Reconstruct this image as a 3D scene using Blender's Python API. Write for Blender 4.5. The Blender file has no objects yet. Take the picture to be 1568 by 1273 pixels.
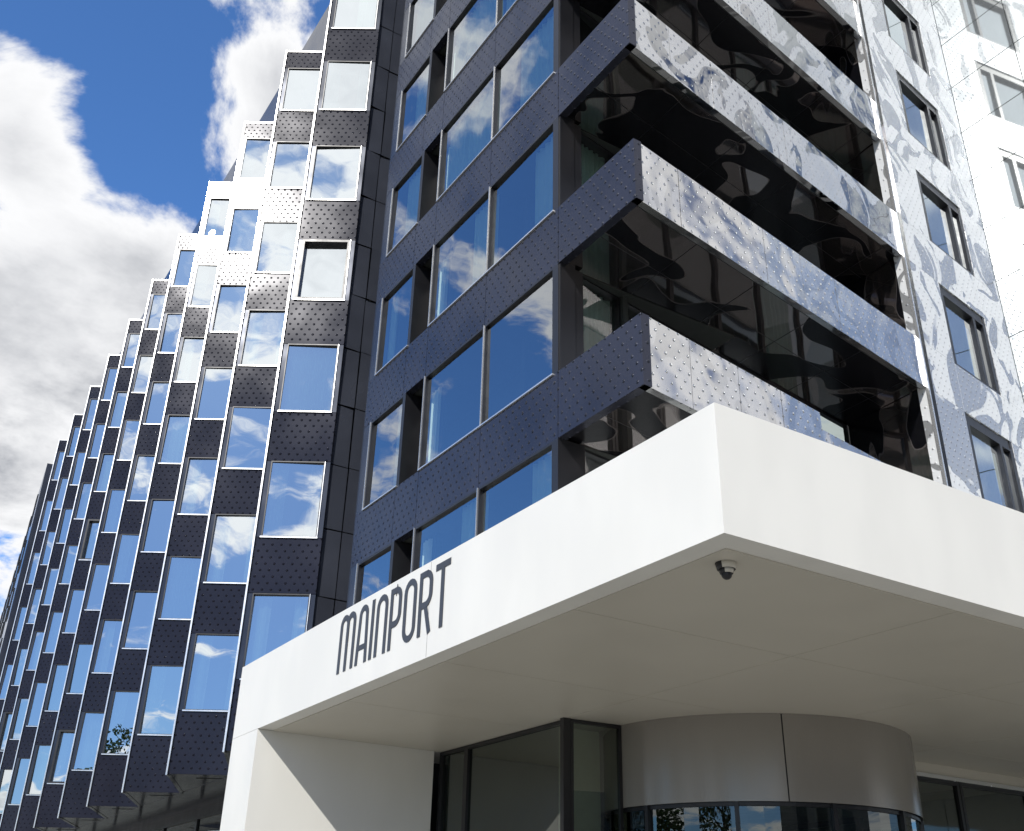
import bpy, math, random, bmesh
from mathutils import Vector, Matrix
random.seed(7)
scene = bpy.context.scene
scene.view_settings.view_transform = 'Standard'
scene.view_settings.look = 'None'
scene.view_settings.exposure = 0
EYE = 1.6

# ------------------------------------------------------------------ node helpers
class NT:
    def __init__(self, tree):
        self.t = tree; self.n = tree.nodes; self.l = tree.links
    def node(self, typ, **kw):
        nd = self.n.new(typ)
        for k, v in kw.items(): setattr(nd, k, v)
        return nd
    def put(self, sock, v):
        if hasattr(v, 'is_linked') or isinstance(v, bpy.types.NodeSocket): self.l.new(v, sock)
        else: sock.default_value = v
    def math(self, op, a, b=0.0, c=0.0, clamp=False):
        nd = self.node('ShaderNodeMath', operation=op); nd.use_clamp = clamp
        self.put(nd.inputs[0], a); self.put(nd.inputs[1], b); self.put(nd.inputs[2], c)
        return nd.outputs[0]
    def vmath(self, op, a, b=(0, 0, 0)):
        nd = self.node('ShaderNodeVectorMath', operation=op)
        self.put(nd.inputs[0], a)
        if op not in ('LENGTH', 'FRACTION'): self.put(nd.inputs[1], b)
        return nd.outputs['Value'] if op in ('LENGTH', 'DOT_PRODUCT') else nd.outputs['Vector']
    def remap(self, v, a, b, c=0.0, d=1.0, smooth=False):
        nd = self.node('ShaderNodeMapRange'); nd.clamp = True
        if smooth: nd.interpolation_type = 'SMOOTHSTEP'
        self.put(nd.inputs['Value'], v)
        for k, x in zip(('From Min', 'From Max', 'To Min', 'To Max'), (a, b, c, d)): nd.inputs[k].default_value = x
        return nd.outputs['Result']
    def noise(self, vec, scale, detail=4, rough=.5, dist=0.0, color=False):
        nd = self.node('ShaderNodeTexNoise')
        self.put(nd.inputs['Vector'], vec)
        nd.inputs['Scale'].default_value = scale; nd.inputs['Detail'].default_value = detail
        nd.inputs['Roughness'].default_value = rough; nd.inputs['Distortion'].default_value = dist
        return nd.outputs['Color'] if color else nd.outputs['Fac']
    def mixc(self, f, a, b):
        nd = self.node('ShaderNodeMix', data_type='RGBA')
        self.put(nd.inputs[0], f)
        self.put(nd.inputs[6], a if not isinstance(a, tuple) else (*a, 1)[:4])
        self.put(nd.inputs[7], b if not isinstance(b, tuple) else (*b, 1)[:4])
        return nd.outputs[2]
    def bump(self, h, strength=.5, dist=.02, normal=None):
        nd = self.node('ShaderNodeBump')
        self.put(nd.inputs['Height'], h)
        nd.inputs['Strength'].default_value = strength; nd.inputs['Distance'].default_value = dist
        if normal is not None: self.put(nd.inputs['Normal'], normal)
        return nd.outputs['Normal']

def new_mat(name):
    m = bpy.data.materials.new(name); m.use_nodes = True
    m.node_tree.nodes.clear()
    nt = NT(m.node_tree)
    out = nt.node('ShaderNodeOutputMaterial')
    return m, nt, out

def principled(nt, out, color=(.5, .5, .5), rough=.5, metal=0.0, spec=.5, normal=None):
    p = nt.node('ShaderNodeBsdfPrincipled')
    nt.put(p.inputs['Base Color'], (*color, 1) if isinstance(color, tuple) else color)
    nt.put(p.inputs['Roughness'], rough); nt.put(p.inputs['Metallic'], metal)
    nt.put(p.inputs['Specular IOR Level'], spec)
    if normal is not None: nt.put(p.inputs['Normal'], normal)
    if out is not None: nt.l.new(p.outputs[0], out.inputs[0])
    return p

def dots(nt, uv, w=.2, h=.30, r=.032):
    res = []
    for off in ((0, 0), (.5, .5)):
        v = nt.vmath('MULTIPLY', uv, (1 / w, 1 / h, 0))
        v = nt.vmath('ADD', v, (off[0], off[1], 0))
        v = nt.vmath('FRACTION', v)
        v = nt.vmath('SUBTRACT', v, (.5, .5, 0))
        v = nt.vmath('MULTIPLY', v, (w, h, 0))
        L = nt.vmath('LENGTH', v)
        res.append(nt.remap(L, r * .25, r, 1, 0))
    return nt.math('MAXIMUM', res[0], res[1])

def mat_simple(name, color, rough=.5, metal=0, spec=.5, var=.15, scale=3.0):
    m, nt, out = new_mat(name)
    tc = nt.node('ShaderNodeTexCoord').outputs['Object']
    n = nt.noise(tc, scale, 3, .6)
    c = nt.mixc(n, tuple(x * (1 - var) for x in color), tuple(min(1, x * (1 + var)) for x in color))
    r = nt.remap(n, .3, .7, rough * .85, min(1, rough * 1.15))
    principled(nt, out, c, r, metal, spec)
    return m

def make_dark(name, col, rough, dotted=True, metal=.5, spec=.5, wav=.12):
    m, nt, out = new_mat(name)
    uv = nt.node('ShaderNodeUVMap').outputs[0]
    tc = nt.node('ShaderNodeTexCoord').outputs['Object']
    n = nt.noise(tc, .9, 2, .5)
    c = nt.mixc(n, tuple(x * .7 for x in col), tuple(x * 1.3 for x in col))
    nb = nt.bump(nt.noise(tc, 1.3, 1, .5), wav, .05) if wav else None
    if dotted:
        d = dots(nt, uv)
        nb = nt.bump(d, .9, .022, nb)
        c = nt.mixc(nt.math('MULTIPLY', d, .6), c, (.004, .004, .006))
    principled(nt, out, c, nt.remap(n, .3, .7, rough * .8, rough * 1.25), metal, spec, nb)
    return m
M_dark = make_dark('dark_embossed_panel', (.042, .045, .064), .25, True, .6)
M_darkw = make_dark('dark_wing_panel', (.018, .019, .030), .14, True, .08, .22, 0)
M_plain = make_dark('dark_smooth_panel', (.045, .05, .065), .16, False, .5)
M_joint = make_dark('dark_return_panel', (.060, .066, .085), .22, False, .3)

def make_silver(name, contrast, matte, mirror, wob_s, mm=.55, mr=.42, thr=.50, pr=.05):
    m, nt, out = new_mat(name)
    uv = nt.node('ShaderNodeUVMap').outputs[0]
    warp = nt.noise(uv, .45, 1, .5, 0, True)
    wv = nt.vmath('MULTIPLY', nt.vmath('SUBTRACT', warp, (.5, .5, .5)), (2.6, 2.6, 0))
    v = nt.vmath('ADD', nt.vmath('MULTIPLY', uv, (.8, .55, 0)), wv)
    pat = nt.noise(v, 1.7, 1.5, .4, .9)
    mask = nt.math('MULTIPLY', nt.remap(pat, thr, thr + .025), contrast)
    tc = nt.node('ShaderNodeTexCoord').outputs['Object']
    wob = nt.bump(nt.noise(tc, 1.3, 1, .5), wob_s, .06)
    d = dots(nt, uv, .2, .3, .028)
    nb = nt.bump(d, .8, .02, wob)
    fine = nt.noise(tc, 9, 3, .6)
    cm = nt.mixc(fine, tuple(x * .9 for x in matte), matte)
    col = nt.mixc(nt.math('MULTIPLY', d, .45), nt.mixc(mask, cm, mirror), (.12, .12, .13))
    principled(nt, out, col, nt.remap(mask, 0, 1, mr, pr), nt.remap(mask, 0, 1, mm, 1.0), .5, nb)
    return m
M_silver = make_silver('polished_patterned_steel', 1.0, (.66, .66, .66), (.38, .385, .39), .7, .75, .26)
M_pier = make_silver('white_patterned_steel', .6, (.72, .73, .73), (.50, .51, .52), .3, .15, .4, .53)
M_rail = make_silver('brushed_steel_railing', .45, (.76, .75, .74), (.52, .515, .51), .9, .95, .15, .5, .08)

def make_soffit_black():
    m, nt, out = new_mat('black_gloss_patterned_soffit')
    tc = nt.node('ShaderNodeTexCoord').outputs['Object']
    wv = nt.vmath('MULTIPLY', nt.vmath('SUBTRACT', nt.noise(tc, .5, 1, .5, 0, True), (.5, .5, .5)), (2.5, 2.5, 0))
    pat = nt.noise(nt.vmath('ADD', nt.vmath('MULTIPLY', tc, (.55, 1.0, .2)), wv), 1.0, 1.5, .4, .5)
    mask = nt.remap(pat, .49, .505)
    nb = nt.bump(nt.noise(tc, .8, 1, .5), .2, .06)
    principled(nt, out, nt.mixc(mask, (.006, .006, .008), (.42, .375, .36)), nt.remap(mask, 0, 1, .25, .04), nt.remap(mask, 0, 1, .3, .97), .5, nb)
    return m
M_sof = make_soffit_black()

def make_white(name, col, rough=.45, metal=0, var=.05):
    m, nt, out = new_mat(name)
    tc = nt.node('ShaderNodeTexCoord').outputs['Object']
    a = nt.noise(tc, .5, 2, .5); b = nt.noise(nt.vmath('MULTIPLY', tc, (2, 2, .8)), .9, 2, .5)
    f = nt.math('MULTIPLY', a, b)
    c = nt.mixc(nt.remap(f, .12, .38, 0, 1, True), tuple(x * (1 - var) for x in col), col)
    principled(nt, out, c, nt.remap(b, .3, .7, rough * .9, rough * 1.1), metal, .4)
    return m
M_canopy = make_white('cream_white_cladding', (.76, .75, .70))
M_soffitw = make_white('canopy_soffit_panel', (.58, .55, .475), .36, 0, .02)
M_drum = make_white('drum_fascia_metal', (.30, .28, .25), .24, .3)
M_wwhite = make_white('glossy_white_wall', (.60, .63, .64), .05, .8)

def make_glass(name, refl, tint, gcol):
    m, nt, out = new_mat(name)
    tc = nt.node('ShaderNodeTexCoord').outputs['Object']
    nb = nt.bump(nt.noise(tc, .9, 1, .5), .15, .03)
    g = nt.node('ShaderNodeBsdfGlossy'); g.inputs['Roughness'].default_value = .0
    g.inputs['Color'].default_value = (*gcol, 1); nt.l.new(nb, g.inputs['Normal'])
    t = nt.node('ShaderNodeBsdfTransparent'); t.inputs['Color'].default_value = (*tint, 1)
    lw = nt.node('ShaderNodeFresnel'); lw.inputs['IOR'].default_value = 1.5
    fac = nt.math('ADD', nt.math('MULTIPLY', lw.outputs[0], 1.0), refl, 0, True)
    mx = nt.node('ShaderNodeMixShader'); nt.l.new(fac, mx.inputs[0])
    nt.l.new(t.outputs[0], mx.inputs[1]); nt.l.new(g.outputs[0], mx.inputs[2])
    nt.l.new(mx.outputs[0], out.inputs[0])
    return m
M_glass = make_glass('solar_glass', .54, (.6, .7, .66), (.93, .98, 1.0))
M_glassm = make_glass('bay_glass', .32, (.80, .90, .86), (.92, .96, 1.0))
M_glassd = make_glass('lobby_glass', .08, (.5, .56, .5), (.9, .95, .92))
M_frame = mat_simple('black_frame', (.012, .012, .014), .35)
M_trim = mat_simple('silver_trim', (.75, .75, .74), .25, .8, var=.05)
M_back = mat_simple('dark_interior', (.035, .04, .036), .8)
M_curt = mat_simple('curtain_cloth', (.58, .70, .62), .9, var=.1)
M_sign = mat_simple('sign_letters_grey', (.045, .048, .055), .45)
M_lobby = mat_simple('lobby_wall', (.16, .18, .14), .7, var=.3, scale=.8)
M_lwall = mat_simple('lobby_pale_wall', (.55, .56, .45), .7)
M_roof = mat_simple('roof_membrane', (.12, .12, .12), .9)

# ------------------------------------------------------------------ mesh builder
class MB:
    def __init__(self): self.v = []; self.f = []; self.uv = []; self.m = []; self.mats = []
    def mi(self, mat):
        if mat not in self.mats: self.mats.append(mat)
        return self.mats.index(mat)
    def face(self, pts, mat, uvs=None):
        i = len(self.v); self.v += [tuple(p) for p in pts]
        self.f.append(tuple(range(i, i + len(pts))))
        self.uv.append(uvs if uvs else [(p[0] + p[1], p[2]) for p in pts])
        self.m.append(self.mi(mat))
    def obox(self, p0, p1, z0, z1, d0, d1, mat, s0=None, s1=None, uo=0.0):
        """box standing along plan line p0->p1 (optionally only s0..s1), depth d0..d1 along outward normal"""
        dx, dy = p1[0] - p0[0], p1[1] - p0[1]; L = math.hypot(dx, dy); dx /= L; dy /= L
        nx, ny = dy, -dx
        if s0 is None: s0, s1 = 0, L
        def P(s, d, z): return (p0[0] + dx * s + nx * d, p0[1] + dy * s + ny * d, z)
        U = lambda s, z: (s + uo, z)
        F = self.face
        F([P(s0, d1, z0), P(s1, d1, z0), P(s1, d1, z1), P(s0, d1, z1)], mat, [U(s0, z0), U(s1, z0), U(s1, z1), U(s0, z1)])
        F([P(s1, d0, z0), P(s0, d0, z0), P(s0, d0, z1), P(s1, d0, z1)], mat, [U(s1, z0), U(s0, z0), U(s0, z1), U(s1, z1)])
        F([P(s0, d0, z0), P(s0, d1, z0), P(s0, d1, z1), P(s0, d0, z1)], mat, [(d0, z0), (d1, z0), (d1, z1), (d0, z1)])
        F([P(s1, d1, z0), P(s1, d0, z0), P(s1, d0, z1), P(s1, d1, z1)], mat, [(d1, z0), (d0, z0), (d0, z1), (d1, z1)])
        F([P(s0, d1, z1), P(s1, d1, z1), P(s1, d0, z1), P(s0, d0, z1)], mat, [(s0, d1), (s1, d1), (s1, d0), (s0, d0)])
        F([P(s0, d0, z0), P(s1, d0, z0), P(s1, d1, z0), P(s0, d1, z0)], mat, [(s0, d0), (s1, d0), (s1, d1), (s0, d1)])
    def box(self, x0, x1, y0, y1, z0, z1, mat):
        self.obox((x0, y1), (x0, y0), z0, z1, -(x1 - x0), 0, mat)
    def pane(self, p0, p1, z0, z1, d, mat, s0, s1, tilt=.006):
        dx, dy = p1[0] - p0[0], p1[1] - p0[1]; L = math.hypot(dx, dy); dx /= L; dy /= L
        nx, ny = dy, -dx
        def P(s, d, z): return (p0[0] + dx * s + nx * d, p0[1] + dy * s + ny * d, z)
        a, b = random.uniform(-tilt, tilt), random.uniform(-tilt, tilt)
        self.face([P(s0, d - a - b, z0), P(s1, d + a - b, z0), P(s1, d + a + b, z1), P(s0, d - a + b, z1)], mat,
                  [(s0, z0), (s1, z0), (s1, z1), (s0, z1)])
    def curtain(self, p0, p1, z0, z1, d, mat, s0, s1):
        dx, dy = p1[0] - p0[0], p1[1] - p0[1]; L = math.hypot(dx, dy); dx /= L; dy /= L
        nx, ny = dy, -dx
        n = max(6, int((s1 - s0) / .035)); ph = random.uniform(0, 6); pr = None
        for i in range(n + 1):
            s = s0 + (s1 - s0) * i / n
            dd = d + .03 * math.sin(s * 42 + ph + 1.5 * math.sin(s * 7))
            q = (p0[0] + dx * s + nx * dd, p0[1] + dy * s + ny * dd)
            if pr: self.face([(*pr, z0), (*q, z0), (*q, z1), (*pr, z1)], mat)
            pr = q
    def window(self, p0, p1, s0, s1, z0, z1, rec=.07, fw=.05, glass=None, frame=None, curt=None, cd=.22, out=.0, tilt=.006):
        glass = glass or M_glass; frame = frame or M_frame
        for (a, b, c, e) in ((s0, s0 + fw, z0, z1), (s1 - fw, s1, z0, z1), (s0 + fw, s1 - fw, z0, z0 + fw), (s0 + fw, s1 - fw, z1 - fw, z1)):
            self.obox(p0, p1, c, e, -rec - .04, out, frame, a, b)
        self.pane(p0, p1, z0 + fw, z1 - fw, -rec, glass, s0 + fw, s1 - fw, tilt)
        if curt:
            for (a, b) in curt:
                self.curtain(p0, p1, z0 + .03, z1 - .02, -cd, M_curt, s0 + (s1 - s0) * a, s0 + (s1 - s0) * b)
    def make(self, name, parent=None, smooth=False, bevel=0):
        me = bpy.data.meshes.new(name); me.from_pydata(self.v, [], self.f)
        for m in self.mats: me.materials.append(m)
        ul = me.uv_layers.new(name='UVMap'); k = 0
        for fi, f in enumerate(self.f):
            me.polygons[fi].material_index = self.m[fi]; me.polygons[fi].use_smooth = smooth
            for j in range(len(f)): ul.data[k].uv = self.uv[fi][j]; k += 1
        me.update()
        ob = bpy.data.objects.new(name, me); scene.collection.objects.link(ob)
        if parent: ob.parent = parent
        if bevel:
            b = ob.modifiers.new('bevel', 'BEVEL'); b.width = bevel; b.segments = 2; b.limit_method = 'ANGLE'
        return ob

def empty(name):
    e = bpy.data.objects.new(name, None); scene.collection.objects.link(e); return e
hotel = empty('hotel_building')

ZT = lambda k: EYE + 6.86 + 3.2 * k       # head of windows of storey k / bottom of band
# ------------------------------------------------------------------ saw-tooth wing
D = (.8424, -.5387); PITCH = 4.07; LB = 6.86; LA0 = 21.8; NC = 11
wing = MB(); glz = MB(); trim = MB(); inn = MB()
ZB, ZR = EYE + 3.5, EYE + 26.8
SL = 1.5
for i in range(NC):
    L = (LB, LA0 + PITCH * i); R = (L[0] + D[0] * SL, L[1] + D[1] * SL)
    ws, we = .12, 1.38
    zc = ZB
    for k in range(0, 7):
        zt = ZT(k); zb = zt - 1.88
        wing.obox(L, R, zc + .012, zb - .012, -.12, 0, M_darkw, .0, SL, uo=i * .37)
        wing.obox(L, R, zb, zt, -.12, -.004, M_plain, 0, ws); wing.obox(L, R, zb, zt, -.12, -.004, M_plain, we, SL)
        r = random.random(); cu = None
        if r < .35: cu = [(.03, .3), (.72, .97)]
        elif r < .5: cu = [(.03, .97)]
        elif r < .68: cu = [(.5, .97)]
        special = (i == 0 and k == 3) or (i == 5 and k == 0) or random.random() < .03
        glz.window(L, R, ws, we, zb, zt, rec=.14 if special else .03, fw=.07 if special else .025,
                   frame=M_frame, curt=cu, cd=.25, out=0.02, tilt=.02)
        trim.obox(L, R, zb - .025, zb + .008, -.02, .04, M_trim, ws - .02, we + .02)
        trim.obox(L, R, zb, zt, -.02, .035, M_trim, we, we + .012)
        zc = zt
    wing.obox(L, R, zc + .012, ZR, -.12, 0, M_darkw, 0, SL, uo=i * .37)
    trim.obox(L, R, ZR, ZR + .05, -.14, .02, M_trim, 0, SL)
    trim.obox(L, R, ZB - .02, ZR + .05, -.12, .06, M_trim, -.04, -.002)
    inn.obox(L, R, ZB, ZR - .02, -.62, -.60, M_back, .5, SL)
    if i > 0:
        Lp = (LB, LA0 + PITCH * (i - 1))
        wing.obox(R, (Lp[0] + .01, Lp[1] + .12), ZB, ZR, -.1, 0, M_plain)
    nx = (LB, LA0 + PITCH * (i + 1)); Rn = (nx[0] + D[0] * SL, nx[1] + D[1] * SL)
    P5 = [L, R, (8.3, R[1]), (8.3, Rn[1]), Rn]
    wing.face([(p[0], p[1], ZB + .01) for p in P5][::-1], M_plain)
    wing.face([(p[0], p[1], ZR - .01) for p in P5], M_roof)
Ll = (LB, LA0 + PITCH * (NC - 1))
end0 = (8.1, Ll[1] + PITCH - .6)
wing.obox((end0[0], end0[1]), (Ll[0] + .01, Ll[1] + .12), ZB, ZR, -.1, 0, M_plain)
wing.obox((8.12, 70), (8.12, 21.3), ZB, EYE + 30.1, -12, 0, M_plain)
wing.obox((9.6, 70), (9.6, 19.4), 0, ZB, -10, 0, M_frame)
F0 = (12.1, 126.4); F1 = (6.9, Ll[1] + PITCH - .05)
wing.obox(F0, F1, ZB, ZR, -14, 0, M_plain)
for j in range(13):
    for k in range(0, 7):
        s0 = 1 + j * 4.5
        glz.window(F0, F1, s0, s0 + 1.3, ZT(k) - 1.88, ZT(k), rec=-.02, fw=.05, out=.06)
for j in range(14):
    a1 = 66 - j * 3.4
    glz.window((9.6, a1), (9.6, a1 - 3.4), .0, 3.4, .15, ZB - .25, rec=-.03, fw=.07, glass=M_glassd, out=.08)
W0 = (8.12, 21.08); W1 = (9.4, 21.08)
jn = MB()
for k in range(-2, 9):
    for h in (0, 1):
        z0 = ZT(k) + h * 1.6
        for a, b in ((0, .5), (.5, 1.3)):
            t = random.uniform(-.02, .02); t2 = random.uniform(-.03, .03)
            y = 21.08
            jn.face([(8.12 + a + .012, y + t, z0 + .014), (8.12 + b - .012, y - t, z0 + .014), (8.12 + b - .012, y - t + t2, z0 + 1.586), (8.12 + a + .012, y + t + t2, z0 + 1.586)],
                    M_joint, [(a, z0), (b, z0), (b, z0 + 1.6), (a, z0 + 1.6)])
jn.obox(W0, W1, ZB - 3, EYE + 31, -.3, -.11, M_frame, 0, 1.3)
jn.make('return_wall', hotel)

# ------------------------------------------------------------------ main bay facade (x = 8)
A0, A1 = 18.9, 9.47
FX = 8.0
P0 = (FX, A0); P1 = (FX, A1)
sa = lambda a: A0 - a
main = MB()
for k in range(-1, 8):
    z0 = ZT(k); z1 = z0 + 1.15
    for (a, b) in ((18.9, 17.06), (17.06, 16.1), (16.1, 13.84), (13.84, 11.5)):
        main.obox(P0, P1, z0, z1, -.15, 0, M_dark, sa(a) + .006, sa(b) - .006)
    if k >= 0:
        main.obox(P0, P1, z0, z1, -.15, 0, M_dark, sa(11.5) + .006, sa(A1))
    main.obox(P0, P1, z0 + .02, z1 - .02, -.2, -.151, M_frame, 0, sa(11.5))
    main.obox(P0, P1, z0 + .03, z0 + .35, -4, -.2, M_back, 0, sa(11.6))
    zt = ZT(k + 1); zb = z1
    up = k >= 2
    def cu(p):
        r = random.random()
        if up: return [(.02, .98)] if r < .7 else [(.3, .98)]
        return [(.02, .3)] if r < .4 else ([(.6, .98)] if r < .7 else None)
    glz.window(P0, P1, sa(18.55), sa(17.0), zb, zt, rec=.06, fw=.05, glass=M_glassm, curt=cu(0))
    glz.window(P0, P1, sa(16.1), sa(13.84), zb, zt, rec=.06, fw=.045, glass=M_glassm, curt=cu(0))
    glz.window(P0, P1, sa(13.84) + .002, sa(11.62), zb, zt, rec=.06, fw=.045, glass=M_glassm, curt=cu(0))
    trim.obox(P0, P1, zb, zt, -.05, .02, M_trim, sa(13.84) - .006, sa(13.84) + .008)
    trim.obox(P0, P1, zb, zt, -.05, .02, M_trim, sa(16.1) - .01, sa(16.1))
    trim.obox(P0, P1, zb, zt, -.05, .02, M_trim, sa(18.55) - .015, sa(18.55))
    for (a, b) in ((18.55, 17.0), (16.1, 11.62)):
        trim.obox(P0, P1, zb - .01, zb + .015, -.03, .03, M_trim, sa(a), sa(b))
    main.obox(P0, P1, zb, zt, -.5, -.45, M_frame, sa(17.0), sa(16.1))
    inn.curtain(P0, P1, zb + .1, zt - .1, -.38, M_curt, sa(16.45), sa(16.15))
    main.obox(P0, P1, zb, zt, -.5, 0, M_frame, sa(17.0), sa(16.93))
    main.obox(P0, P1, zb, zt, -.3, -.004, M_plain, 0, sa(18.55) - .02)
    main.obox(P0, P1, zb, zt, -.5, .0, M_frame, sa(11.62), sa(11.5))
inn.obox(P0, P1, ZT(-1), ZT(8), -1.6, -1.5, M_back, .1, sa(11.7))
main.obox((FX + 4, A0 + .02), (FX, A0 + .02), ZT(-1), ZT(8) + 1, -.02, 0, M_plain)
main.box(FX + .1, FX + 12, 12, A0, ZT(8) + .2, ZT(8) + 1.0, M_plain)

# ------------------------------------------------------------------ balconies (oblique facade)
C = (.9873, .1588)
cor = (FX, A1)
cp = lambda t, q=cor: (q[0] + C[0] * t, q[1] + C[1] * t)
TB = 8.5; TE = 13.3
bal = MB(); sof = MB()
back0 = (FX + .12, 11.56)
for k in range(0, 8):
    z0 = ZT(k); z1 = z0 + 1.15
    edges = [0, 1.05, 2.2, 3.3, 4.4, 5.5, 6.6, 7.6, TB]
    mt = M_rail if k < 2 else M_silver
    for a, b in zip(edges[:-1], edges[1:]):
        zt_ = z1 if not (k == 0 and a >= 4.4) else z0 + .85
        bal.obox(cor, cp(TB), z0, zt_, -.12, random.uniform(-.004, .004), mt, a + .004 + (.022 if a == 0 else 0), b - .004, uo=k * 3.7)
    bal.obox(cor, cp(TB), z0 + .02, z0 + .9 if k else z0 + .55, -.15, -.121, M_frame, .12, TB)
    q = [(FX + .152, A1 + .17), cp(TB, (cor[0] - .02, cor[1] + .152)), cp(TB, back0), (FX + .152, 11.58)]
    sof.face([(p[0], p[1], z0 + .05) for p in q][::-1], M_sof)
    sof.face([(p[0], p[1], z0 + .30) for p in q], M_roof)
    for t in (1.6, 3.2, 4.8, 6.4, 8.0):
        a = cp(t, (FX, A1 + .17)); b = cp(t, (back0[0] - .1, back0[1]))
        sof.obox(a, b, z0 + .046, z0 + .05, -.006, .006, M_frame)
    a = cp(.2, (FX, A1 + 1.1)); b = cp(TB, (FX, A1 + 1.1)); sof.obox(a, b, z0 + .046, z0 + .05, -.006, .006, M_frame)
    zf = z0 + .3; zc = ZT(k + 1) + .05
    bl = cp(TB, back0); n = 6; w = TB / n
    for j in range(n):
        glz.window(back0, bl, j * w + .002, (j + 1) * w - .002, zf, zc, rec=.05, fw=.05, glass=M_glassm,
                   curt=[(.05, .95)] if random.random() < .25 else None)
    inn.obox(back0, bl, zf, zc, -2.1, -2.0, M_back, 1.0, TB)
    main.obox((FX + .02, 11.5), (FX + .02, 11.47), zf, zc, -.3, 0, M_frame)
for j in range(7):
    glz.window(back0, cp(TB, back0), j * 1.2, j * 1.2 + 1.18, ZT(-1), ZT(0) + .04, rec=.05, fw=.05, glass=M_glassm)
inn.obox(back0, cp(TB, back0), ZT(-1), ZT(0), -2.1, -2.0, M_back, 1.0, TB)

pierE = cp(TE)
for k in range(-1, 8):
    z0 = ZT(k); z1 = z0 + 1.15; zt = ZT(k + 1)
    for a, b in ((TB, 10.0), (10.0, 12.1), (12.1, TE)):
        bal.obox(cor, cp(20), z0 + .005, z1 - .005, -.2, .01, M_pier, a + .004, b - .004, uo=k * 2.3)
    for a, b in ((TB, 10.0), (12.1, TE)):
        bal.obox(cor, cp(20), z1, zt, -.2, .01, M_pier, a + .004, b - .004, uo=k * 2.3)
    bal.obox(cor, cp(20), z1, zt, -.35, 0, M_frame, 10.0, 10.09)
    bal.obox(cor, cp(20), z1, zt, -.35, 0, M_frame, 12.0, 12.1)
    bal.obox(cor, cp(20), zt - .2, zt, -.35, -.02, M_frame, 10.09, 12.0)
    glz.window(cor, cp(20), 10.09, 11.5, z1, zt - .2, rec=.10, fw=.05, curt=[(.05, .95)])
    glz.window(cor, cp(20), 11.5, 12.0, z1, zt - .2, rec=.08, fw=.06)
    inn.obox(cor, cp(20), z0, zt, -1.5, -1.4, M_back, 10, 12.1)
    trim.obox(cor, cp(20), z0, zt, -.02, .05, M_trim, TB - .02, TB + .03)
bal.obox(cp(TB, (back0)), cp(TB), ZT(-1), ZT(8), -.2, 0, M_sof)

wh = MB()
XW = pierE[0] + .02; YW = pierE[1] + .1
for k in range(-3, 9):
    for h in (0, 1):
        for j in range(3):
            wh.obox((XW, YW), (XW, YW - 6), ZT(k) + h * 1.6 + .012, ZT(k) + h * 1.6 + 1.588, -.2, 0, M_wwhite, j * 2 + .010, j * 2 + 1.99)
wh.obox((XW, YW), (XW, YW - 6), 0, ZT(8), -6, -.21, M_frame)

wing.make('sawtooth_wing', hotel); glz.make('windows', hotel); trim.make('metal_trim', hotel)
inn.make('rooms', hotel); main.make('bay_facade', hotel); bal.make('balcony_cladding', hotel)
sof.make('balcony_soffits', hotel); wh.make('white_side_wing', hotel)

# ------------------------------------------------------------------ canopy
can = MB()
CX, CY, CZ0, CZ1, CL = 5.94, 6.06, EYE + 3.2, EYE + 4.46, 18.55
can.box(CX, 22, CY, CL, CZ0, CZ1, M_canopy)
can.box(CX, 9.3, 17.3, CL, 0, CZ0 - .006, M_canopy)
cano = empty('entrance_canopy')
can.make('canopy_shell', cano, bevel=.012)
cs = MB()
g = .26
xs = [CX + g, 9.38, 12.6, 15.8, 19.0, 21.9]; ys = [CY + g, 8.6, 11.4, 14.3, 17.28]
for i in range(len(xs) - 1):
    for j in range(len(ys) - 1):
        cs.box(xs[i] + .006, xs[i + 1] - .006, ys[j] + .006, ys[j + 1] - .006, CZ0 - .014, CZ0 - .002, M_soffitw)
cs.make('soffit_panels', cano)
jt = MB()
jt.box(CX - .0015, CX + .01, 11.396, 11.404, CZ0 + .01, CZ1 - .01, M_drum)
jt.make('fascia_joint', cano)

# ------------------------------------------------------------------ lobby front
lob = empty('lobby_entrance')
lb = MB()
q0 = (9.42, 17.3); q1 = (9.42, 13.3)
for a, b in ((17.3, 16.35), (16.35, 13.36)):
    lb.window(q0, q1, 17.3 - a, 17.3 - b, .02, CZ0 - .02, rec=.05, fw=.06, glass=M_glassd, tilt=0)
lb.obox(q0, q1, 0, CZ0 - .015, -.05, .08, M_frame, 3.94, 4.03)
lb.window((9.45, 13.28), (10.4, 13.2), 0.03, .95, .02, CZ0 - .02, rec=.03, fw=.05, glass=M_glassd, tilt=0)
lb.box(9.62, 10.38, 13.75, 13.80, .05, CZ0 - .05, M_lwall)
r0 = (15.6, 12.5); r1 = (22, 12.5)
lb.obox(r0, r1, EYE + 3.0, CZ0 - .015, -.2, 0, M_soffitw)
lb.obox(r0, r1, EYE + 2.93, EYE + 3.0, -.2, .03, M_trim)
for j in range(3):
    lb.window(r0, r1, j * 2.1, j * 2.1 + 2.08, .02, EYE + 2.93, rec=.05, fw=.07, glass=M_glassd, tilt=0)
lb.box(20, 20.2, 12.6, 17.2, 0, CZ0 - .02, M_lobby)
lb.box(9.6, 20, 17.25, 17.29, 0, CZ0 - .02, M_lobby)
lb.box(17.0, 17.6, 14.5, 16.8, 0, 3.4, M_curt)
lb.box(11.6, 11.9, 16.0, 16.3, 0, CZ0 - .02, M_canopy)
lb.make('lobby_front', lob)

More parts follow.
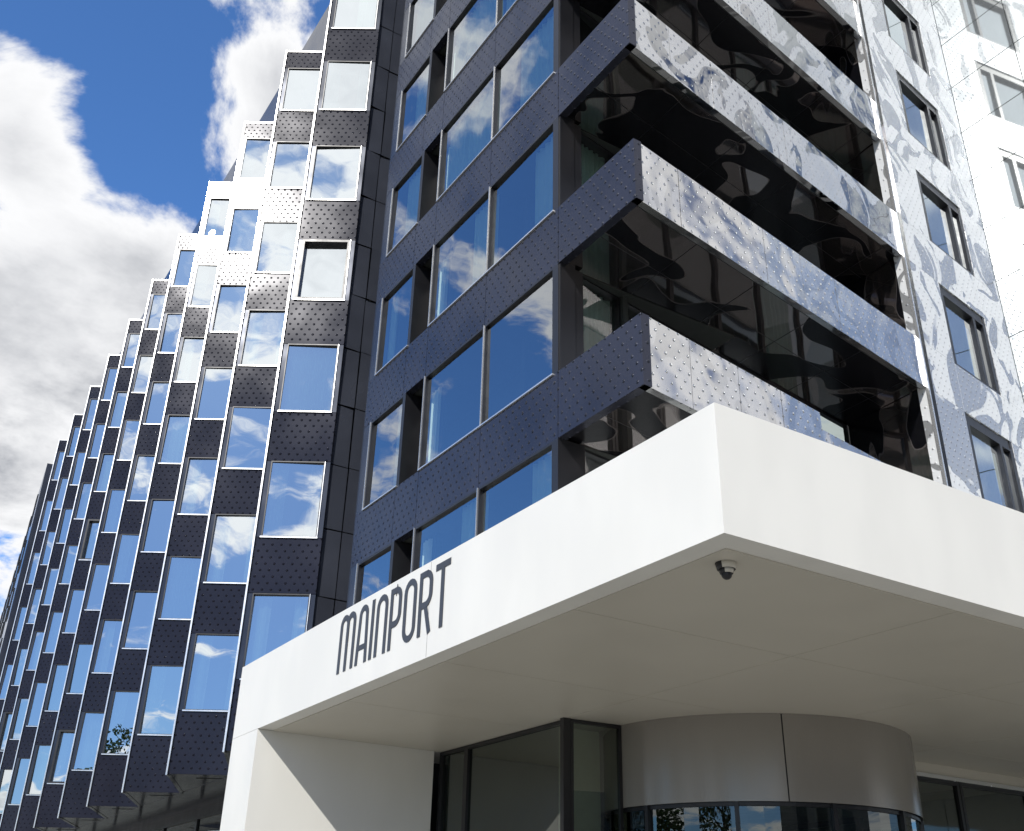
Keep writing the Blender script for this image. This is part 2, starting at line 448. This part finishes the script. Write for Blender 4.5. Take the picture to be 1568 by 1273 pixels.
rv = MB()
rc = (13.1, 13.3); RR = 2.7
N = 72
def cyl(mb, r, z0, z1, mat, a0=0, a1=360, n=N, flip=False):
    for i in range(n):
        t0 = math.radians(a0 + (a1 - a0) * i / n); t1 = math.radians(a0 + (a1 - a0) * (i + 1) / n)
        p = (rc[0] + r * math.cos(t0), rc[1] + r * math.sin(t0)); q = (rc[0] + r * math.cos(t1), rc[1] + r * math.sin(t1))
        f = [(*p, z0), (*q, z0), (*q, z1), (*p, z1)]
        mb.face(f[::-1] if flip else f, mat)
zf = EYE + 1.96
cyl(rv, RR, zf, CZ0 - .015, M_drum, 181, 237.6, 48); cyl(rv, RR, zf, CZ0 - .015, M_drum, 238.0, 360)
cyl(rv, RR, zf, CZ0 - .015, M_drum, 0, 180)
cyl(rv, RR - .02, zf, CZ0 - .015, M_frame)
cyl(rv, RR - .12, zf - .02, zf + .02, M_frame)
for i in range(N):
    t0 = 2 * math.pi * i / N; t1 = 2 * math.pi * (i + 1) / N
    rv.face([(rc[0], rc[1], zf + .01), (rc[0] + RR * math.cos(t1), rc[1] + RR * math.sin(t1), zf + .01), (rc[0] + RR * math.cos(t0), rc[1] + RR * math.sin(t0), zf + .01)], M_frame)
cyl(rv, RR - .04, zf - .06, zf, M_frame); cyl(rv, RR - .06, 0, zf - .06, M_glassd)
for j in range(12):
    t = math.radians(j * 30 + 12)
    c = (rc[0] + (RR - .05) * math.cos(t), rc[1] + (RR - .05) * math.sin(t))
    dd = (-math.sin(t) * .03, math.cos(t) * .03)
    rv.obox((c[0] - dd[0], c[1] - dd[1]), (c[0] + dd[0], c[1] + dd[1]), 0, zf, -.05, .05, M_frame)
for j in range(3):
    t = math.radians(j * 60 + 25)
    e = (math.cos(t) * 2.5, math.sin(t) * 2.5)
    rv.window((rc[0] - e[0], rc[1] - e[1]), (rc[0] + e[0], rc[1] + e[1]), 0, 5, .05, zf - .13, rec=0.0, fw=.08, glass=M_glassd, out=.04, tilt=0)
rv.make('revolving_door', None)

# ------------------------------------------------------------------ lettering
sg = MB()
H = .85; ST = .085; DP = .008
def stroke(pts, u0, z0, w=ST, closed=False):
    n = len(pts); Ls = []; Rs = []
    for i, p in enumerate(pts):
        a = pts[i - 1] if (i > 0 or closed) else None
        b = pts[(i + 1) % n] if (i < n - 1 or closed) else None
        def nrm(p, q):
            dx, dy = q[0] - p[0], q[1] - p[1]; L = math.hypot(dx, dy) or 1; return (-dy / L, dx / L)
        n1 = nrm(a, p) if a else nrm(p, b); n2 = nrm(p, b) if b else n1
        m = (n1[0] + n2[0], n1[1] + n2[1]); L = math.hypot(*m) or 1; m = (m[0] / L, m[1] / L)
        k = w / 2 / max(.5, m[0] * n1[0] + m[1] * n1[1])
        Ls.append((p[0] + m[0] * k, p[1] + m[1] * k)); Rs.append((p[0] - m[0] * k, p[1] - m[1] * k))
    stroke.cnt = getattr(stroke, 'cnt', 0) + 1
    dp = DP + (stroke.cnt % 3) * .001
    def P(q, d): return (CX - d, u0 - q[0], z0 + q[1])
    rng = range(n) if closed else range(n - 1)
    for i in rng:
        j = (i + 1) % n
        sg.face([P(Rs[i], dp), P(Rs[j], dp), P(Ls[j], dp), P(Ls[i], dp)], M_sign)
        sg.face([P(Rs[i], .001), P(Rs[j], .001), P(Rs[j], dp), P(Rs[i], dp)], M_sign)
        sg.face([P(Ls[i], .001), P(Ls[j], .001), P(Ls[j], dp), P(Ls[i], dp)], M_sign)
def arc(cx, cz, rx, rz, a0, a1, n=9):
    return [(cx + rx * math.cos(math.radians(a0 + (a1 - a0) * i / n)), cz + rz * math.sin(math.radians(a0 + (a1 - a0) * i / n))) for i in range(n + 1)]
h = ST / 2
def letter(ch, w, u0, z0):
    a, b = h, w - h
    r = (b - a) / 2
    if ch == 'M':
        m = w / 2; q = (m - a) / 2
        stroke([(a, 0)] + arc(a + q, H - h - q, q, q, 180, 0) + [(m, 0.0)], u0, z0)
        stroke([(m, H * .5)] + arc(m + q, H - h - q, q, q, 180, 0) + [(b, 0)], u0, z0)
    elif ch == 'N': stroke([(a, 0)] + arc(w / 2, H - h - r, r, r, 180, 0) + [(b, 0)], u0, z0)
    elif ch == 'A':
        stroke([(a, 0)] + arc(w / 2, H - h - r * .8, r * .75, r * .8, 165, 15) + [(b, 0)], u0, z0)
        stroke([(a + .03, H * .28), (b - .03, H * .28)], u0, z0, ST * .85)
    elif ch == 'I': stroke([(a, 0), (a, H)], u0, z0)
    elif ch == 'P':
        stroke([(a, 0), (a, H)], u0, z0)
        stroke([(a, H - h), (w / 2, H - h)] + arc(w / 2, H - h - r, r, r, 90, 0) + arc(w / 2, H * .4 + r, r, r, 0, -90) + [(a, H * .4)], u0, z0)
    elif ch == 'O': stroke(arc(w / 2, H - h - r, r, r, 180, 0) + arc(w / 2, h + r, r, r, 0, -180), u0, z0, closed=True)
    elif ch == 'R':
        stroke([(a, 0), (a, H)], u0, z0)
        stroke([(a, H - h), (w / 2, H - h)] + arc(w / 2, H - h - r, r, r, 90, 0) + arc(w / 2, H * .46 + r, r, r, 0, -90) + [(a, H * .46)], u0, z0)
        stroke([(w * .5, H * .46), (b, 0)], u0, z0)
    elif ch == 'T':
        stroke([(0, H - h), (w, H - h)], u0, z0); stroke([(w / 2, 0), (w / 2, H - ST)], u0, z0)
s = 0
for ch, w in (('M', .54), ('A', .38), ('I', .09), ('N', .35), ('P', .34), ('O', .36), ('R', .36), ('T', .38)):
    letter(ch, w, 14.17 - s, EYE + 3.51); s += w + .072
sg.make('hotel_name_sign')

# ------------------------------------------------------------------ dome security camera
bm = bmesh.new()
cx, cy = 6.46, 6.60
bmesh.ops.create_cone(bm, cap_ends=True, segments=32, radius1=.085, radius2=.10, depth=.06, matrix=Matrix.Translation((cx, cy, CZ0 - .045)))
bmesh.ops.create_cone(bm, cap_ends=True, segments=32, radius1=.06, radius2=.075, depth=.05, matrix=Matrix.Translation((cx, cy, CZ0 - .09)))
nv = len(bm.faces)
bmesh.ops.create_uvsphere(bm, u_segments=24, v_segments=12, radius=.05, matrix=Matrix.Translation((cx, cy, CZ0 - .12)))
bm.faces.ensure_lookup_table()
for i, f in enumerate(bm.faces):
    f.smooth = True; f.material_index = 1 if i >= nv else 0
me = bpy.data.meshes.new('security_camera'); bm.to_mesh(me); bm.free()
me.materials.append(M_soffitw); me.materials.append(M_frame)
ob = bpy.data.objects.new('security_camera', me); scene.collection.objects.link(ob)

# ------------------------------------------------------------------ ground
def make_paving():
    m, nt, out = new_mat('paving')
    tc = nt.node('ShaderNodeTexCoord').outputs['Object']
    br = nt.node('ShaderNodeTexBrick'); nt.l.new(tc, br.inputs['Vector'])
    br.inputs['Scale'].default_value = 1.0; br.inputs['Mortar Size'].default_value = .01
    br.inputs['Brick Width'].default_value = .6; br.inputs['Row Height'].default_value = .3
    br.inputs['Color1'].default_value = (.34, .33, .30, 1); br.inputs['Color2'].default_value = (.28, .27, .24, 1); br.inputs['Mortar'].default_value = (.12, .12, .11, 1)
    c = nt.mixc(nt.math('MULTIPLY', nt.noise(tc, .4, 3), .5), br.outputs[0], (.2, .19, .17))
    principled(nt, out, c, .8)
    return m
M_pave = make_paving(); M_road = mat_simple('asphalt', (.05, .05, .052), .9, var=.3, scale=8); M_kerb = mat_simple('kerb_stone', (.32, .31, .3), .8)
M_paint = mat_simple('road_paint', (.75, .75, .72), .7)
gm = MB(); S = 900
gm.face([(-S, -S, -.13), (S, -S, -.13), (S, S, -.13), (-S, S, -.13)], mat_simple('ground_soil', (.13, .13, .11), .95)); gm.make('ground')
pv = MB(); pv.box(-12, 60, -60, 140, -.12, 0, M_pave); pv.make('pavement')
kb = MB(); kb.box(-12.2, -12.003, -60, 140, -.12, .004, M_kerb); kb.make('kerb')
rd = MB(); rd.face([(-20, -60, -.122), (-12.2, -60, -.122), (-12.2, 140, -.122), (-20, 140, -.122)], M_road)
for j in range(30): rd.face([(-16.2, -58 + j * 6, -.118), (-16.05, -58 + j * 6, -.118), (-16.05, -55 + j * 6, -.118), (-16.2, -55 + j * 6, -.118)], M_paint)
rd.make('road')
M_brick = mat_simple('brown_brick', (.16, .10, .075), .9, var=.2, scale=1.5)
M_stone = mat_simple('grey_stone', (.20, .185, .165), .9, var=.2, scale=1.5)
def across(name, e0, e1, nfl, mat):
    opp = MB(); Ln = math.hypot(e1[0] - e0[0], e1[1] - e0[1]); Hh = nfl * 3.5 + 1
    opp.obox(e0, e1, 0, Hh, -14, 0, mat)
    for k in range(nfl):
        for j in range(int(Ln / 4)):
            opp.obox(e0, e1, 1.4 + k * 3.5, 3.3 + k * 3.5, .0, .02, M_frame, 1.2 + j * 4, 3.3 + j * 4)
            opp.obox(e0, e1, 1.3 + k * 3.5, 1.4 + k * 3.5, .0, .1, M_kerb, 1.1 + j * 4, 3.4 + j * 4)
    opp.obox(e0, e1, Hh, Hh + .3, -14.2, .2, M_kerb)
    opp.make(name)
across('brick_apartment_building', (-42, 45), (-42, 150), 4, M_brick)
across('stone_office_building', (62, -42), (-8, -42), 4, M_stone)

# ------------------------------------------------------------------ trees (seen reflected in the lower windows)
M_bark = mat_simple('bark', (.09, .07, .05), .9, var=.4, scale=10)
mleaf, nt, out = new_mat('leaves')
tc = nt.node('ShaderNodeTexCoord').outputs['Object']
principled(nt, out, nt.mixc(nt.noise(tc, 1.2, 3), (.03, .06, .015), (.09, .14, .04)), .6)
tm = MB()
def limb(p, q, r0, r1, n=7):
    p = Vector(p); q = Vector(q); d = (q - p).normalized(); u = d.orthogonal().normalized(); v = d.cross(u)
    for i in range(n):
        a = 2 * math.pi * i / n; b = 2 * math.pi * (i + 1) / n
        f = lambda c, r, t: c + (u * math.cos(t) + v * math.sin(t)) * r
        tm.face([f(p, r0, a), f(p, r0, b), f(q, r1, b), f(q, r1, a)], M_bark)
limb((0, 0, -.1), (0, .1, 4), .22, .16); limb((0, .1, 4), (.1, 0, 8), .16, .08)
tips = []
for j in range(16):
    a = j * 2.4; z = 3.5 + j * .33; r = 2.6 * math.sin(math.pi * (j + 4) / 22) + .8
    e = (r * math.cos(a), r * math.sin(a), z + 2 + random.random())
    limb((0, .05, z), e, .07, .02, 5); tips.append(Vector(e)); tips.append(Vector(e) * .6 + Vector((0, 0, z)) * .4)
tips += [Vector((random.uniform(-1, 1), random.uniform(-1, 1), random.uniform(8, 11))) for _ in range(10)]
for t in tips:
    R_ = random.uniform(.6, 1.25)
    for _ in range(130):
        d = Vector((random.gauss(0, 1), random.gauss(0, 1), random.gauss(0, .8))).normalized() * R_ * random.random() ** .4
        c = t + d; u = Vector((random.gauss(0, 1), random.gauss(0, 1), random.gauss(0, 1))).normalized(); v = u.orthogonal().normalized(); s_ = random.uniform(.08, .15)
        tm.face([c - u * s_, c + v * s_ * .6, c + u * s_, c - v * s_ * .6], mleaf)
tree0 = tm.make('street_tree'); tree0.location = (-21.5, 4, 0)
for k, (x, y, rz, sc) in enumerate(((-22, 13, 1.1, 1.12), (-21.5, -6, 2.3, .95), (-22.5, 23, 4, 1.05), (-22, 48, 5, 1.2), (-22, 58, .6, 1.2), (-22, 69, 1.9, 1.25), (-22, 80, 3, 1.2))):
    o = bpy.data.objects.new('street_tree', tree0.data); scene.collection.objects.link(o)
    o.location = (x, y, 0); o.rotation_euler = (0, 0, rz); o.scale = (sc, sc, sc)

# ------------------------------------------------------------------ sun + sky
sun_dir = Vector((-.636, -.484, .596)).normalized()
sd = bpy.data.lights.new('sun', 'SUN'); sd.energy = 4.3; sd.angle = math.radians(.5); sd.color = (1, .965, .91)
so = bpy.data.objects.new('sun', sd); scene.collection.objects.link(so)
so.rotation_euler = sun_dir.to_track_quat('Z', 'Y').to_euler()
w = bpy.data.worlds.new('World'); scene.world = w; w.use_nodes = True
w.node_tree.nodes.clear(); nt = NT(w.node_tree)
out = nt.node('ShaderNodeOutputWorld'); bg = nt.node('ShaderNodeBackground'); nt.l.new(bg.outputs[0], out.inputs[0])
sky = nt.node('ShaderNodeTexSky'); sky.sky_type = 'NISHITA'; sky.sun_disc = False
sky.sun_elevation = math.asin(sun_dir.z); sky.sun_rotation = math.atan2(sun_dir.x, sun_dir.y)
sky.air_density = 1.0; sky.dust_density = .5; sky.ozone_density = 2.0
dirv = nt.node('ShaderNodeTexCoord').outputs['Generated']
dsun = nt.vmath('DOT_PRODUCT', dirv, tuple(sun_dir))
sep = nt.node('ShaderNodeSeparateXYZ'); nt.l.new(dirv, sep.inputs[0])
tint = nt.mixc(nt.remap(sep.outputs[1], .5, -.1), (.95, 1.50, 2.15), (.46, .70, 1.08))
skyc = nt.vmath('MULTIPLY', sky.outputs[0], tint)
zz = nt.math('ADD', nt.math('MAXIMUM', sep.outputs[2], 0.0), .22)
px = nt.math('DIVIDE', sep.outputs[0], zz); py = nt.math('DIVIDE', sep.outputs[1], zz)
cmb = nt.node('ShaderNodeCombineXYZ'); nt.l.new(px, cmb.inputs[0]); nt.l.new(py, cmb.inputs[1])
cmb.inputs[2].default_value = .37
n0 = nt.noise(cmb.outputs[0], 3.0, 8, .62, .3)
dens = nt.math('ADD', nt.math('MULTIPLY', nt.math('SUBTRACT', n0, .5), 2.6), .54)
for (d, deg, amp) in (((.082, .740, .668), 6.2, -.34), ((.077, .793, .604), 4.6, -.46), ((.005, .786, .618), 4.4, .46), ((.176, .732, .658), 4.6, .50),
                      ((.082, .851, .520), 6.5, .45), ((.071, .907, .415), 10, .42), ((.76, -.31, .57), 50, .20), ((.150, .700, .698), 2.4, .28),
                      ((-.64, -.48, .62), 18, .12), ((-.76, -.60, .26), 20, -.16)):
    dv = Vector(d).normalized()
    c = nt.vmath('DOT_PRODUCT', dirv, tuple(dv))
    dens = nt.math('ADD', dens, nt.remap(c, math.cos(math.radians(deg)), 1.0, 0, amp))
cov = nt.remap(dens, .48, .72, 0, 1, True)
thick = nt.remap(dens, .74, 1.25, 0, 1)
det = nt.noise(cmb.outputs[0], 6.0, 5, .6)
shade = nt.math('MULTIPLY', thick, nt.remap(det, .35, .62, .3, 1.0))
ns = nt.remap(dsun, .6, 1, 0, 1)
bright = nt.math('ADD', 1.0, nt.math('MULTIPLY', ns, .6))
low = nt.remap(sep.outputs[2], .35, .6, 1.0, .5)
shade = nt.math('MULTIPLY', shade, low)
cc = nt.mixc(shade, (9.8, 9.85, 10.0), (3.4, 3.6, 4.05))
sc_ = nt.node('ShaderNodeVectorMath', operation='SCALE'); nt.l.new(cc, sc_.inputs[0]); nt.l.new(bright, sc_.inputs['Scale'])
fin = nt.mixc(cov, skyc, sc_.outputs[0])
nt.l.new(fin, bg.inputs[0]); bg.inputs[1].default_value = .1

# ------------------------------------------------------------------ camera
right = Vector((.8424, -.5387, .0214)).normalized()
back = -Vector((.4704, .7539, .4584)).normalized()
upv = back.cross(right).normalized(); right = upv.cross(back).normalized()
cd = bpy.data.cameras.new('camera'); cam = bpy.data.objects.new('camera', cd); scene.collection.objects.link(cam)
mtx = Matrix((right, upv, back)).transposed().to_4x4(); mtx.translation = (0, 0, EYE)
cam.matrix_world = mtx
cd.lens = 36.44; cd.sensor_width = 36; cd.clip_end = 3000; cd.clip_start = .05
scene.camera = cam
